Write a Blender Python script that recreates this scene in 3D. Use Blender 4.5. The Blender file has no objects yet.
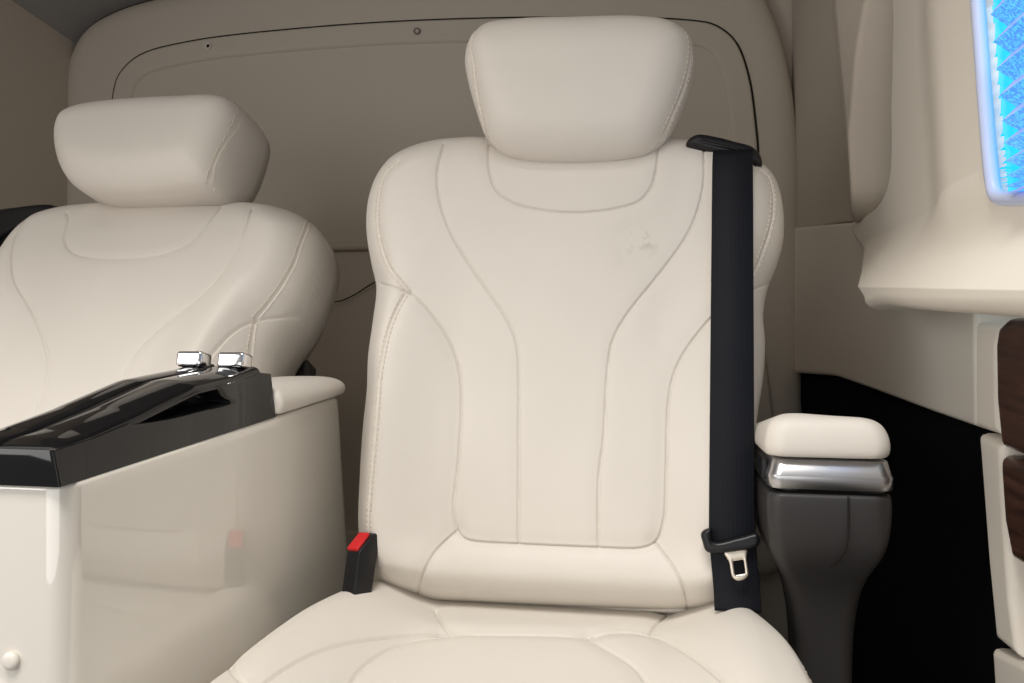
import bpy, bmesh, math, random
import numpy as np
from mathutils import Vector, Matrix
random.seed(4)
rng = np.random.RandomState(7)

# ------------------------------------------------------------------ frame of the place
# X across the van, Y rearwards, Z up, metres; the eye stands at (0, 0, CZ) and is turned YAW to the left.
F, CX, CY = 780.0, 512.0, 341.5
YAW = math.radians(10.5)
CZ = 0.80
FWD = np.array([-math.sin(YAW), math.cos(YAW), 0.0])
RGT = np.array([math.cos(YAW), math.sin(YAW), 0.0])
UPV = np.array([0.0, 0.0, 1.0])
EYE = np.array([0.0, 0.0, CZ])

def ray(p):
    return FWD + RGT * ((p[0] - CX) / F) + UPV * ((CY - p[1]) / F)

class Frame:
    """a plane with axes U (right), V (up) and N (towards the cabin)"""
    def __init__(s, o, u, v):
        s.o = np.array(o, float); s.u = np.array(u, float); s.v = np.array(v, float)
        s.n = np.cross(s.u, s.v)
    def uv(s, p, n=0.0):
        d = ray(p); o = s.o + s.n * n
        t = np.dot(o - EYE, s.n) / np.dot(d, s.n)
        q = EYE + d * t - s.o
        return np.array([np.dot(q, s.u), np.dot(q, s.v)])
    def xyz(s, U, V, N):
        U = np.asarray(U)[..., None]; V = np.asarray(V)[..., None]; N = np.asarray(N)[..., None]
        return s.o + U * s.u + V * s.v + N * s.n

def at_y(p, y):
    d = ray(p); return EYE + d * (y / d[1])
def at_x(p, x):
    d = ray(p); return EYE + d * (x / d[0])
def at_z(p, z):
    d = ray(p); return EYE + d * ((z - CZ) / d[2])

# ------------------------------------------------------------------ materials
def new_mat(name):
    m = bpy.data.materials.new(name); m.use_nodes = True
    nt = m.node_tree; b = nt.nodes['Principled BSDF']
    return m, nt, b

def simple(name, col, rough=0.5, metal=0.0, spec=0.5, coat=0.0, noise=None, bump=None, sheen=0.0):
    m, nt, b = new_mat(name)
    b.inputs['Base Color'].default_value = (*col, 1)
    b.inputs['Roughness'].default_value = rough
    b.inputs['Metallic'].default_value = metal
    b.inputs['Specular IOR Level'].default_value = spec
    b.inputs['Coat Weight'].default_value = coat
    b.inputs['Coat Roughness'].default_value = 0.02
    b.inputs['Coat IOR'].default_value = 2.0
    b.inputs['Sheen Weight'].default_value = sheen
    tc = nt.nodes.new('ShaderNodeTexCoord')
    if noise:
        sc, amt = noise
        n = nt.nodes.new('ShaderNodeTexNoise'); n.inputs['Scale'].default_value = sc
        n.inputs['Detail'].default_value = 4
        nt.links.new(tc.outputs['Object'], n.inputs['Vector'])
        mx = nt.nodes.new('ShaderNodeMix'); mx.data_type = 'RGBA'
        mx.inputs[6].default_value = (*[c * (1 - amt) for c in col], 1)
        mx.inputs[7].default_value = (*[min(1, c * (1 + amt)) for c in col], 1)
        nt.links.new(n.outputs['Fac'], mx.inputs[0])
        nt.links.new(mx.outputs[2], b.inputs['Base Color'])
    if bump:
        last = None
        for sc, st, dist in bump:
            n = nt.nodes.new('ShaderNodeTexNoise'); n.inputs['Scale'].default_value = sc
            n.inputs['Detail'].default_value = 3
            nt.links.new(tc.outputs['Object'], n.inputs['Vector'])
            bp = nt.nodes.new('ShaderNodeBump'); bp.inputs['Strength'].default_value = st
            bp.inputs['Distance'].default_value = dist
            nt.links.new(n.outputs['Fac'], bp.inputs['Height'])
            if last: nt.links.new(last.outputs['Normal'], bp.inputs['Normal'])
            last = bp
        nt.links.new(last.outputs['Normal'], b.inputs['Normal'])
    return m

M = {}
M['leather'] = simple('cream_leather', (0.70, 0.655, 0.595), 0.50, spec=0.35, noise=(9, 0.035),
                      bump=[(900, 0.10, 0.0006), (30, 0.10, 0.003)])
def scuffed():
    m = M['leather'].copy(); m.name = 'scuffed_cream_leather'; nt = m.node_tree; b = nt.nodes['Principled BSDF']
    src = b.inputs['Base Color'].links[0].from_socket
    tc = nt.nodes.new('ShaderNodeTexCoord'); last = src
    for c, r, sc, lo, amt in (((-.018, .95, .925), .030, 80, .50, .75), ((-.028, .95, .92), .05, 25, .52, .12), ((-.20, .9, .50), .05, 30, .5, .15)):
        d = nt.nodes.new('ShaderNodeVectorMath'); d.operation = 'DISTANCE'; d.inputs[1].default_value = c
        nt.links.new(tc.outputs['Object'], d.inputs[0])
        mr = nt.nodes.new('ShaderNodeMapRange'); mr.inputs[1].default_value = r * .3; mr.inputs[2].default_value = r; mr.inputs[3].default_value = 1; mr.inputs[4].default_value = 0
        nt.links.new(d.outputs['Value'], mr.inputs[0])
        n = nt.nodes.new('ShaderNodeTexNoise'); n.inputs['Scale'].default_value = sc; n.inputs['Detail'].default_value = 5
        nt.links.new(tc.outputs['Object'], n.inputs['Vector'])
        m2 = nt.nodes.new('ShaderNodeMapRange'); m2.inputs[1].default_value = lo; m2.inputs[2].default_value = lo + .12; m2.inputs[3].default_value = 0; m2.inputs[4].default_value = amt
        nt.links.new(n.outputs['Fac'], m2.inputs[0])
        mu = nt.nodes.new('ShaderNodeMath'); mu.operation = 'MULTIPLY'
        nt.links.new(mr.outputs[0], mu.inputs[0]); nt.links.new(m2.outputs[0], mu.inputs[1])
        mx = nt.nodes.new('ShaderNodeMix'); mx.data_type = 'RGBA'; mx.inputs[7].default_value = (.34, .31, .28, 1)
        nt.links.new(mu.outputs[0], mx.inputs[0]); nt.links.new(last, mx.inputs[6]); last = mx.outputs[2]
    nt.links.new(last, b.inputs['Base Color'])
    return m
M['scuffed'] = scuffed()
M['thread'] = simple('cream_thread', (0.72, 0.64, 0.53), 0.7)
M['lacquer'] = simple('cream_lacquer', (0.74, 0.70, 0.63), 0.28, spec=0.5, coat=0.9)
M['piano'] = simple('piano_black', (0.005, 0.005, 0.006), 0.05, spec=0.45, coat=0.0)
M['chrome'] = simple('chrome', (0.85, 0.85, 0.86), 0.10, metal=1.0)
M['satin'] = simple('satin_chrome', (0.56, 0.56, 0.58), 0.30, metal=1.0)
M['wall'] = simple('taupe_trim', (0.53, 0.475, 0.405), 0.75, spec=0.25, noise=(160, 0.03), bump=[(700, 0.15, 0.0008)])
M['trim'] = simple('beige_trim', (0.58, 0.515, 0.44), 0.6, spec=0.3, noise=(160, 0.02), bump=[(800, 0.12, 0.0006)])
M['pale'] = simple('pale_trim', (0.83, 0.77, 0.68), 0.5, spec=0.35, bump=[(800, 0.10, 0.0006)])
M['ceiling'] = simple('grey_headliner', (0.30, 0.285, 0.275), 0.9, spec=0.1, bump=[(600, 0.2, 0.001)])
M['carpet'] = simple('black_carpet', (0.006, 0.006, 0.008), 0.95, spec=0.08, noise=(500, 0.4), bump=[(900, 0.5, 0.002)])
M['webbing'] = None
M['blackplastic'] = simple('black_plastic', (0.008, 0.008, 0.010), 0.36, spec=0.35, bump=[(1200, 0.08, 0.0004)])
M['blackleather'] = simple('charcoal_leather', (0.030, 0.028, 0.028), 0.47, spec=0.4, bump=[(1100, 0.1, 0.0005)])
M['gap'] = simple('dark_gap', (0.02, 0.018, 0.016), 0.9, spec=0.1)
M['red'] = simple('red_button', (0.62, 0.015, 0.02), 0.35, spec=0.5)
M['steel'] = simple('tongue_steel', (0.70, 0.64, 0.55), 0.33, metal=1.0)
M['greyplastic'] = simple('taupe_plastic', (0.22, 0.20, 0.18), 0.6)
M['whiteplastic'] = simple('pale_plastic', (0.70, 0.66, 0.60), 0.4)
M['lavender'] = simple('blue_lit_frame', (0.58, 0.64, 0.86), 0.4)  # blue cast of the window light put into the frame's colour

def web_mat():
    m, nt, b = new_mat('black_webbing')
    b.inputs['Base Color'].default_value = (0.006, 0.007, 0.011, 1)
    b.inputs['Roughness'].default_value = 0.6
    b.inputs['Specular IOR Level'].default_value = 0.18
    tc = nt.nodes.new('ShaderNodeTexCoord')
    w = nt.nodes.new('ShaderNodeTexWave'); w.bands_direction = 'X'
    w.inputs['Scale'].default_value = 65; w.inputs['Distortion'].default_value = 0.4
    nt.links.new(tc.outputs['Object'], w.inputs['Vector'])
    bp = nt.nodes.new('ShaderNodeBump'); bp.inputs['Strength'].default_value = 0.15; bp.inputs['Distance'].default_value = 0.0005
    nt.links.new(w.outputs['Fac'], bp.inputs['Height']); nt.links.new(bp.outputs['Normal'], b.inputs['Normal'])
    return m
M['webbing'] = web_mat()

def wood_mat():
    m, nt, b = new_mat('walnut_veneer')
    tc = nt.nodes.new('ShaderNodeTexCoord')
    mp = nt.nodes.new('ShaderNodeMapping'); mp.inputs['Scale'].default_value = (1, 1.6, 14)
    nt.links.new(tc.outputs['Object'], mp.inputs['Vector'])
    n = nt.nodes.new('ShaderNodeTexNoise'); n.inputs['Scale'].default_value = 9; n.inputs['Detail'].default_value = 6
    n.inputs['Distortion'].default_value = 0.8
    nt.links.new(mp.outputs['Vector'], n.inputs['Vector'])
    r = nt.nodes.new('ShaderNodeValToRGB')
    r.color_ramp.elements[0].position = 0.3; r.color_ramp.elements[0].color = (0.022, 0.008, 0.006, 1)
    r.color_ramp.elements[1].position = 0.7; r.color_ramp.elements[1].color = (0.095, 0.040, 0.028, 1)
    nt.links.new(n.outputs['Fac'], r.inputs['Fac']); nt.links.new(r.outputs['Color'], b.inputs['Base Color'])
    b.inputs['Roughness'].default_value = 0.4; b.inputs['Coat Weight'].default_value = 0.3
    return m
M['wood'] = wood_mat()

def pane_mat():
    m, nt, b = new_mat('blue_daylight_pane')
    b.inputs['Base Color'].default_value = (0.02, 0.2, 0.4, 1)
    b.inputs['Emission Color'].default_value = (0.010, 0.50, 0.90, 1)
    b.inputs['Emission Strength'].default_value = 1.0
    b.inputs['Roughness'].default_value = 0.1
    return m
M['pane'] = pane_mat()

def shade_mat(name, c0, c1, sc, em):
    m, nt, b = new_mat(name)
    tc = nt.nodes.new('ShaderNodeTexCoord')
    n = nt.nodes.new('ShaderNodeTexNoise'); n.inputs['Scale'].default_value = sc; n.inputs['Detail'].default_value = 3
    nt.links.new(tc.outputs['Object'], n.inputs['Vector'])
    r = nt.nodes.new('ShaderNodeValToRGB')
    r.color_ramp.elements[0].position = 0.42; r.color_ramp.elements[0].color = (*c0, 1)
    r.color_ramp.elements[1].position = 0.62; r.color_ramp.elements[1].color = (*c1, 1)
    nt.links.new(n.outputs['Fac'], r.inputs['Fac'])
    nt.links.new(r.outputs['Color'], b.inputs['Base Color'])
    nt.links.new(r.outputs['Color'], b.inputs['Emission Color']); b.inputs['Emission Strength'].default_value = em  # foil emits its own colour, standing in for daylight coming through the blind
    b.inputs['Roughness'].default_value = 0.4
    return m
M['shade'] = shade_mat('glowing_blue_foil', (0.06, 0.24, 0.66), (0.10, 0.50, 0.86), 420, .72)
M['shade2'] = shade_mat('glowing_lilac_foil', (0.24, 0.28, 0.62), (0.30, 0.36, 0.72), 60, .55)


# ------------------------------------------------------------------ object helpers
SC = bpy.context.scene.collection

def link(name, me, mat, parent=None, smooth=True):
    o = bpy.data.objects.new(name, me); SC.objects.link(o)
    if mat: me.materials.append(mat)
    if smooth:
        me.polygons.foreach_set('use_smooth', [True] * len(me.polygons))
    if parent:
        o.parent = parent
        bpy.context.view_layer.update()
        o.matrix_parent_inverse = parent.matrix_world.inverted()
    return o

def mesh_np(name, verts, quads=None, polys=None):
    me = bpy.data.meshes.new(name)
    faces = []
    if quads is not None: faces += [tuple(q) for q in np.asarray(quads).tolist()]
    if polys: faces += polys
    me.from_pydata(np.asarray(verts).tolist(), [], faces)
    me.update()
    return me

def empty(name, loc, label, cat, group=None):
    o = bpy.data.objects.new(name, None); SC.objects.link(o)
    o.location = loc; o.empty_display_size = 0.05
    o['label'] = label; o['category'] = cat
    if group: o['group'] = group
    bpy.context.view_layer.update()
    return o

def tag(o, label, cat, group=None):
    o['label'] = label; o['category'] = cat
    if group: o['group'] = group
    return o
def struct(o):
    o['kind'] = 'structure'; return o

def spline(pts, n=12, closed=False):
    P = [np.array(p, float) for p in pts]; out = []
    m = len(P)
    rngi = range(m if closed else m - 1)
    for i in rngi:
        if closed:
            a, b, c, d = P[(i - 1) % m], P[i], P[(i + 1) % m], P[(i + 2) % m]
        else:
            b, c = P[i], P[i + 1]
            a = P[i - 1] if i > 0 else 2 * b - c
            d = P[i + 2] if i + 2 < m else 2 * c - b
        # centripetal-like tangents
        l1 = max(np.linalg.norm(b - a), 1e-9) ** .5; l2 = max(np.linalg.norm(c - b), 1e-9) ** .5; l3 = max(np.linalg.norm(d - c), 1e-9) ** .5
        m1 = (c - b + l2 * ((b - a) / l1 - (c - a) / (l1 + l2)))
        m2 = (c - b + l2 * ((d - c) / l3 - (d - b) / (l2 + l3)))
        for k in range(n):
            t = k / n
            out.append((2 * t**3 - 3 * t**2 + 1) * b + (t**3 - 2 * t**2 + t) * m1 + (-2 * t**3 + 3 * t**2) * c + (t**3 - t**2) * m2)
    if not closed: out.append(P[-1])
    return np.array(out)

def resample(poly, params):
    d = np.r_[0, np.cumsum(np.linalg.norm(np.diff(poly, axis=0), axis=1))]
    s = np.asarray(params) * d[-1]
    return np.stack([np.interp(s, d, poly[:, k]) for k in range(poly.shape[1])], 1)

def dist_poly(U, V, poly, closed=False):
    pts = poly if not closed else np.r_[poly, poly[:1]]
    best = np.full(U.shape, 1e9)
    for a, b in zip(pts[:-1], pts[1:]):
        ab = b - a; L2 = ab @ ab
        if L2 < 1e-14: continue
        t = np.clip(((U - a[0]) * ab[0] + (V - a[1]) * ab[1]) / L2, 0, 1)
        dd = (U - a[0] - t * ab[0])**2 + (V - a[1] - t * ab[1])**2
        np.minimum(best, dd, out=best)
    return np.sqrt(best)

def sstep(a, b, x):
    t = np.clip((x - a) / (b - a), 0, 1); return t * t * (3 - 2 * t)

def blur(A, k):
    for _ in range(k):
        B = np.pad(A, 1, mode='edge')
        C = (B[:-2, 1:-1] + B[2:, 1:-1] + B[1:-1, :-2] + B[1:-1, 2:] + 4 * B[1:-1, 1:-1]) / 8
        C[0], C[-1], C[:, 0], C[:, -1] = A[0], A[-1], A[:, 0], A[:, -1]
        A = C
    return A

class Pillow:
    """padded or panelled surface over a closed outline in a Frame"""
    def __init__(s, fr, loop, corners, nu, nv, H, R, p=2.2, extra=None, smooth=0, cl=0.5):
        s.fr = fr
        i = corners; n = len(loop)
        def seg(a, b):
            idx = [(a + k) % n for k in range(((b - a) % n) + 1)]
            return loop[idx]
        def cp(m):
            t = np.linspace(0, 1, m); return (1 - cl) * t + cl * (0.5 - 0.5 * np.cos(np.pi * t))
        ts, tt = cp(nu), cp(nv)
        L = resample(seg(i[0], i[1]), tt); T = resample(seg(i[1], i[2]), ts)
        Rr = resample(seg(i[2], i[3]), 1 - tt[::-1])[::-1]; B = resample(seg(i[3], i[0]), 1 - ts[::-1])[::-1]
        S, Tt = ts[:, None, None], tt[None, :, None]
        P = (1 - Tt) * B[:, None] + Tt * T[:, None] + (1 - S) * L[None] + S * Rr[None] \
            - ((1 - S) * (1 - Tt) * L[0] + S * (1 - Tt) * Rr[0] + (1 - S) * Tt * L[-1] + S * Tt * Rr[-1])
        s.U, s.V = P[..., 0], P[..., 1]
        s.loop = loop
        d = dist_poly(s.U, s.V, loop[::2] if len(loop) > 200 else loop, True)
        s.d = d
        x = np.clip(d / R, 0, 1)
        h = H * (1 - (1 - x)**p)**(1 / p)
        if smooth: h = blur(h, smooth)
        if extra: h = h + extra(s.U, s.V, d)
        s.N = h
    def near(s, u, v):
        k = np.argmin((s.U - u)**2 + (s.V - v)**2); return s.N.flat[k]
    def px(s, pts, n=10, closed=False, raw=False):
        """pixel polyline -> uv on the actual surface"""
        q = np.array(pts, float) if raw else spline(pts, n, closed)
        X = s.fr.xyz(s.U, s.V, s.N) - EYE
        dep = X @ FWD; sx = CX + F * (X @ RGT) / dep; sy = CY - F * X[..., 2] / dep
        out = []
        for p in q:
            d2 = (sx - p[0])**2 + (sy - p[1])**2
            m = d2 < max(2.6, d2.min() * 1.05 + .3)
            zmin = dep[m].min(); m &= dep < zmin + .012
            wt = np.exp(-d2[m] / .8)
            out.append((np.sum(s.U[m] * wt) / wt.sum(), np.sum(s.V[m] * wt) / wt.sum()))
        out = np.array(out)
        for _ in range(6):
            o2 = out.copy(); o2[1:-1] = (out[:-2] + 2 * out[1:-1] + out[2:]) / 4; out = o2
        return out
    def seam(s, poly, deep=0.0028, w=0.0013, puff=0.004, wp=0.012):
        d = dist_poly(s.U, s.V, poly)
        s.N = s.N - deep * np.exp(-(d / w)**2) - puff * np.exp(-(d / wp)**2)
    def build(s, name, mat, parent=None, back=((0.0, -0.03), (0.012, -0.06), (0.05, -0.07)), skip=None):
        nu, nv = s.U.shape
        X = s.fr.xyz(s.U, s.V, s.N).reshape(-1, 3)
        idx = np.arange(nu * nv).reshape(nu, nv)
        q = np.stack([idx[:-1, :-1], idx[1:, :-1], idx[1:, 1:], idx[:-1, 1:]], -1).reshape(-1, 4)
        if skip is not None:
            bad = skip(s.U, s.V).reshape(-1); q = q[~bad[q].any(1)]
        bl = np.r_[idx[0, :-1], idx[:-1, -1], idx[-1, :0:-1], idx[:0:-1, 0]]   # left up, top right, right down, bottom left
        polys = []
        if back:
            bu, bv = s.U.reshape(-1)[bl], s.V.reshape(-1)[bl]
            c = np.array([bu.mean(), bv.mean()])
            prev = bl; base = len(X); m = len(bl)
            for inset, n in back:
                k = 1 - inset / 0.25
                ring = s.fr.xyz(c[0] + (bu - c[0]) * k, c[1] + (bv - c[1]) * k, np.full(m, n))
                X = np.r_[X, ring]; cur = np.arange(base, base + m); base += m
                q = np.r_[q, np.stack([prev, np.roll(prev, -1), np.roll(cur, -1), cur], -1)]
                prev = cur
            polys = [tuple(prev.tolist())]
        return link(name, mesh_np(name, X, q, polys), mat, parent)
    def stitches(s, polys, name, mat, parent, pitch=0.0062, ln=0.0044, r=0.00075, lift=0.0004):
        bm = bmesh.new()
        for poly in polys:
            d = np.linalg.norm(np.diff(poly, axis=0), axis=1).sum()
            k = max(2, int(d / pitch)); c = resample(poly, np.linspace(0, 1, k + 1))
            for a, b in zip(c[:-1], c[1:]):
                m = (a + b) / 2; t = (b - a); L = np.linalg.norm(t)
                if L < 1e-6: continue
                t = t / L; a2 = m - t * ln / 2; b2 = m + t * ln / 2
                ha, hb = s.near(*a2), s.near(*b2)
                A = Vector(s.fr.xyz(a2[0], a2[1], ha + lift)); B = Vector(s.fr.xyz(b2[0], b2[1], hb + lift))
                ax = (B - A).normalized(); up = Vector(s.fr.n); sd = ax.cross(up).normalized(); up = sd.cross(ax)
                vs = []
                for f, rr in ((0, .35), (.2, 1), (.8, 1), (1, .35)):
                    c0 = A.lerp(B, f)
                    vs.append([bm.verts.new(c0 + (sd * math.cos(g) + up * math.sin(g)) * r * rr) for g in [i * math.pi / 3 for i in range(6)]])
                for v0, v1 in zip(vs[:-1], vs[1:]):
                    for i in range(6): bm.faces.new((v0[i], v0[(i + 1) % 6], v1[(i + 1) % 6], v1[i]))
                bm.faces.new(vs[0][::-1]); bm.faces.new(vs[-1])
        me = bpy.data.meshes.new(name); bm.to_mesh(me); bm.free()
        return link(name, me, mat, parent)

def offset(poly, d):
    t = np.gradient(poly, axis=0); t /= np.linalg.norm(t, axis=1)[:, None] + 1e-12
    return poly + np.stack([-t[:, 1], t[:, 0]], 1) * d

def loft(name, rings, mat, parent=None, caps=True, closed=True):
    V = np.concatenate([np.asarray(r) for r in rings]); m = len(rings[0]); q = []
    for k in range(len(rings) - 1):
        for i in range(m if closed else m - 1):
            j = (i + 1) % m
            q.append((k * m + i, k * m + j, (k + 1) * m + j, (k + 1) * m + i))
    polys = []
    if caps: polys = [tuple(range(m))[::-1], tuple(range((len(rings) - 1) * m, len(rings) * m))]
    me = mesh_np(name, V, q, polys)
    bm = bmesh.new(); bm.from_mesh(me); bmesh.ops.recalc_face_normals(bm, faces=bm.faces); bm.to_mesh(me); bm.free()
    return link(name, me, mat, parent)

def rrect(x0, x1, y0, y1, r, n=6):
    """rounded rectangle, counter-clockwise; r may be 4 radii (x1y0, x1y1, x0y1, x0y0)"""
    if not hasattr(r, '__len__'): r = (r,) * 4
    out = []
    for (cx, cy, a, rr) in ((x1, y0, -90, r[0]), (x1, y1, 0, r[1]), (x0, y1, 90, r[2]), (x0, y0, 180, r[3])):
        sx = -1 if cx == x1 else 1; sy = 1 if cy == y0 else -1
        for k in range(n + 1):
            g = math.radians(a + 90 * k / n)
            out.append((cx + sx * rr + rr * math.cos(g), cy + sy * rr + rr * math.sin(g)))
    return np.array(out)

def rbox(name, c, size, r, mat, parent=None, rot=None, seg=4, fn=None):
    bm = bmesh.new(); bmesh.ops.create_cube(bm, size=1)
    for v in bm.verts: v.co = Vector((v.co.x * size[0], v.co.y * size[1], v.co.z * size[2]))
    bmesh.ops.bevel(bm, geom=list(bm.edges), offset=r, segments=seg, profile=0.5, affect='EDGES')
    if fn:
        for v in bm.verts: v.co = Vector(fn(v.co))
    mt = Matrix.Translation(c) @ (rot if rot else Matrix())
    bmesh.ops.transform(bm, matrix=mt, verts=bm.verts)
    me = bpy.data.meshes.new(name); bm.to_mesh(me); bm.free()
    o = link(name, me, mat, parent)
    return o

def tube(name, pts, r, mat, parent=None, seg=10):
    P = [Vector(p) for p in pts]; rings = []
    for i, p in enumerate(P):
        t = (P[min(i + 1, len(P) - 1)] - P[max(i - 1, 0)]).normalized()
        a = t.cross(Vector((0.31, 0.2, 0.93))).normalized(); b = t.cross(a)
        rr = r[i] if hasattr(r, '__len__') else r
        rings.append([tuple(p + (a * math.cos(g) + b * math.sin(g)) * rr) for g in [2 * math.pi * k / seg for k in range(seg)]])
    return loft(name, rings, mat, parent)

def ribbon(name, path, widths, wdir, th, mat, parent=None):
    """strap: centre points, half widths, width direction"""
    P = np.array(path); w = np.array(wdir, float)
    t = np.gradient(P, axis=0); rings = []
    for i in range(len(P)):
        n = np.cross(w, t[i]); n /= np.linalg.norm(n)
        h = widths[i] if hasattr(widths, '__len__') else widths
        e = th / 2
        rings.append([P[i] - w * h - n * e, P[i] + w * h - n * e, P[i] + w * (h + e) , P[i] + w * h + n * e, P[i] - w * h + n * e, P[i] - w * (h + e)])
    o = loft(name, rings, mat, parent)
    return o

# ================================================================== SEAT
REC = math.radians(11)
def seat_frame(o, rec):
    return Frame(o, (1, 0, 0), (0, math.sin(rec), math.cos(rec)))

BR_OUT = [(368, 560), (362, 530), (363, 480), (366, 430), (370, 390), (371, 360), (376, 322), (379, 292), (374, 268), (369, 235),
          (371, 205), (380, 180), (397, 160), (430, 146), (470, 141), (520, 139), (620, 140), (680, 143), (720, 150), (755, 163),
          (773, 179), (782, 205), (783, 240), (777, 265), (768, 288), (763, 315), (765, 345), (763, 380), (757, 420),
          (756, 480), (756, 530), (752, 565), (735, 603), (700, 614), (640, 612), (560, 609), (480, 606), (420, 601), (385, 590)]
def loop_from(px, fr, n=8, off=0.0):
    return np.array([fr.uv(p, off) for p in spline(px, n, True)])

WING_L = [(380, 283), (395, 287), (409, 292.5), (421, 302), (449, 340), (460, 376), (459.5, 439), (455.6, 480), (453, 504), (455.6, 529), (463, 538),
          (471.6, 541), (518, 544), (598, 547.5), (642, 548), (656.6, 541), (664, 520), (665.5, 504), (667, 440), (669, 397), (677, 365), (700, 330), (730, 300), (752, 289), (769.5, 283)]
INNER_L = [(443.7, 143), (436.7, 172), (440, 203), (452.5, 237), (480.6, 281), (505, 316), (516, 340.6), (518.6, 365), (518.6, 440), (518.5, 475.6), (518, 543)]
INNER_R = [(704, 151), (704, 183), (697, 213), (684.6, 238.7), (656.5, 277), (628, 312.5), (612.5, 340.6), (607, 376), (603.7, 440), (599, 475), (598, 547)]
COLLAR = [(489, 143), (488, 152), (489, 170), (496, 190), (515, 203), (545, 210), (580, 212), (615, 208), (640, 200), (652, 185), (657, 165), (658, 150), (658, 142)]
SH_L = [(398, 161), (384, 174), (378, 197), (377, 218), (379, 238), (389, 267), (408.6, 292)]
SH_R = [(755, 165), (767.7, 175), (773.7, 197), (771, 225), (766, 242), (759, 261), (745, 292)]
SIDE_L = [(404, 293), (389, 326.6), (380.4, 369), (377, 411), (373, 455), (370, 490), (368, 529), (372, 555)]
LOW_L = [(455.6, 531), (436, 550), (422, 575), (415, 600)]
LOW_R = [(655, 543), (674, 568), (685, 593), (688, 613)]
BOT = [(385, 588), (415, 597), (422, 600), (493, 604), (589, 608), (685, 610), (725, 606)]

def backrest_surface(fr, hscale=1.0):
    loop = loop_from(BR_OUT, fr)
    n = 8
    corners = (0 * n, 12 * n, 20 * n, 32 * n)
    uc = (loop[:, 0].min() + loop[:, 0].max()) / 2
    hw = (loop[:, 0].max() - loop[:, 0].min()) / 2
    v0, v1 = loop[:, 1].min(), loop[:, 1].max(); hh = v1 - v0
    def extra(U, V, d):
        t = np.abs((U - uc) / hw); y = (V - v0) / hh
        fade = sstep(0, 0.05, d)
        wing = 0.030 * sstep(0.42, 0.80, t) * sstep(0.80, 0.50, y) * sstep(-0.05, 0.12, y) * fade
        lumbar = 0.012 * np.exp(-((y - 0.25) / 0.2)**2) * fade
        shoulder = 0.010 * sstep(0.5, 0.8, t) * sstep(0.55, 0.72, y) * fade
        low = 0.012 * np.exp(-((y - 0.07) / 0.05)**2) * sstep(0.8, 0.5, t) * sstep(0, .03, d)
        neck = -0.010 * sstep(0.86, 0.97, y) * sstep(0.5, 0.3, t)
        return wing + lumbar + shoulder + low + neck
    return Pillow(fr, loop, corners, 470, 600, 0.055 * hscale, 0.065, 2.2, extra, smooth=60)

def dress_backrest(S, root, px=True, polys=None):
    if polys is None:
        polys = dict(wing=S.px(WING_L), il=S.px(INNER_L), ir=S.px(INNER_R), col=S.px(COLLAR), shl=S.px(SH_L), shr=S.px(SH_R),
                     sl=S.px(SIDE_L), ll=S.px(LOW_L), lr=S.px(LOW_R), bot=S.px(BOT))
        uc = (S.loop[:, 0].min() + S.loop[:, 0].max()) / 2
        sr = polys['sl'].copy(); sr[:, 0] = 2 * uc - sr[:, 0]; polys['sr'] = sr
    for k, d in polys.items():
        if k in ('il', 'ir', 'col'): S.seam(d, 0.0034, 0.00105, 0.0012, 0.008)
        elif k == 'bot': S.seam(d, 0.005, 0.002, 0.004, 0.007)
        elif k in ('shl', 'shr', 'sl', 'sr'): S.seam(d, 0.0022, 0.0012, 0.002, 0.008)
        else: S.seam(d, 0.0036, 0.0011, 0.0026, 0.011)
    b = S.build('backrest', M['scuffed'], root, back=((0.0, -0.03), (0.006, -0.06), (0.03, -0.085), (0.09, -0.10)))
    for k in ('shl', 'shr', 'sl', 'sr'):
        p = polys[k]; S.stitches([offset(p, 0.0032), offset(p, -0.0032)], 'stitching', M['thread'], b)
    return b, polys

HR_OUT = [(488, 137), (476, 108), (468, 80), (466, 64), (471, 45), (486, 31), (520, 25.5), (580, 23.5), (640, 23), (672, 28), (689, 40), (694, 62), (690, 88),
          (679, 118), (666, 139), (650, 153), (620, 160.5), (575, 163), (530, 160.5), (505, 153)]
HR_L = [(476, 32), (470, 46), (473, 63), (475, 81), (482, 116), (491, 146), (503, 155)]
HR_R = [(684, 28), (691, 46), (686, 80), (672, 114), (652.5, 151), (645, 157)]

HR_OUT, HR_L, HR_R = [[(x, 90 + (y - 90) * 1.065) for x, y in L_] for L_ in (HR_OUT, HR_L, HR_R)]

def headrest_surface(fr, out, corners, H=0.055, R=0.06):
    loop = loop_from(out, fr)
    v0, v1 = loop[:, 1].min(), loop[:, 1].max()
    def extra(U, V, d):
        y = (V - v0) / (v1 - v0)
        return 0.004 * np.exp(-((y - 0.4) / 0.3)**2) * sstep(0, 0.05, d)
    return Pillow(fr, loop, [c * 8 for c in corners], 190, 140, H, R, 2.3, extra, smooth=40)

# ---- main seat -----------------------------------------------------------------
FR1 = seat_frame((0.0, 0.935, CZ - 0.335), REC)
S1 = backrest_surface(FR1)
uc1 = (S1.loop[:, 0].min() + S1.loop[:, 0].max()) / 2
seat1 = empty('captain_seat', (uc1, 0.75, 0.0), 'cream leather captain seat facing the viewer, with a black belt strap down its front', 'seat', 'captain seats')
N0 = S1.N.copy()
back1, POLY1 = dress_backrest(S1, seat1)

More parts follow.
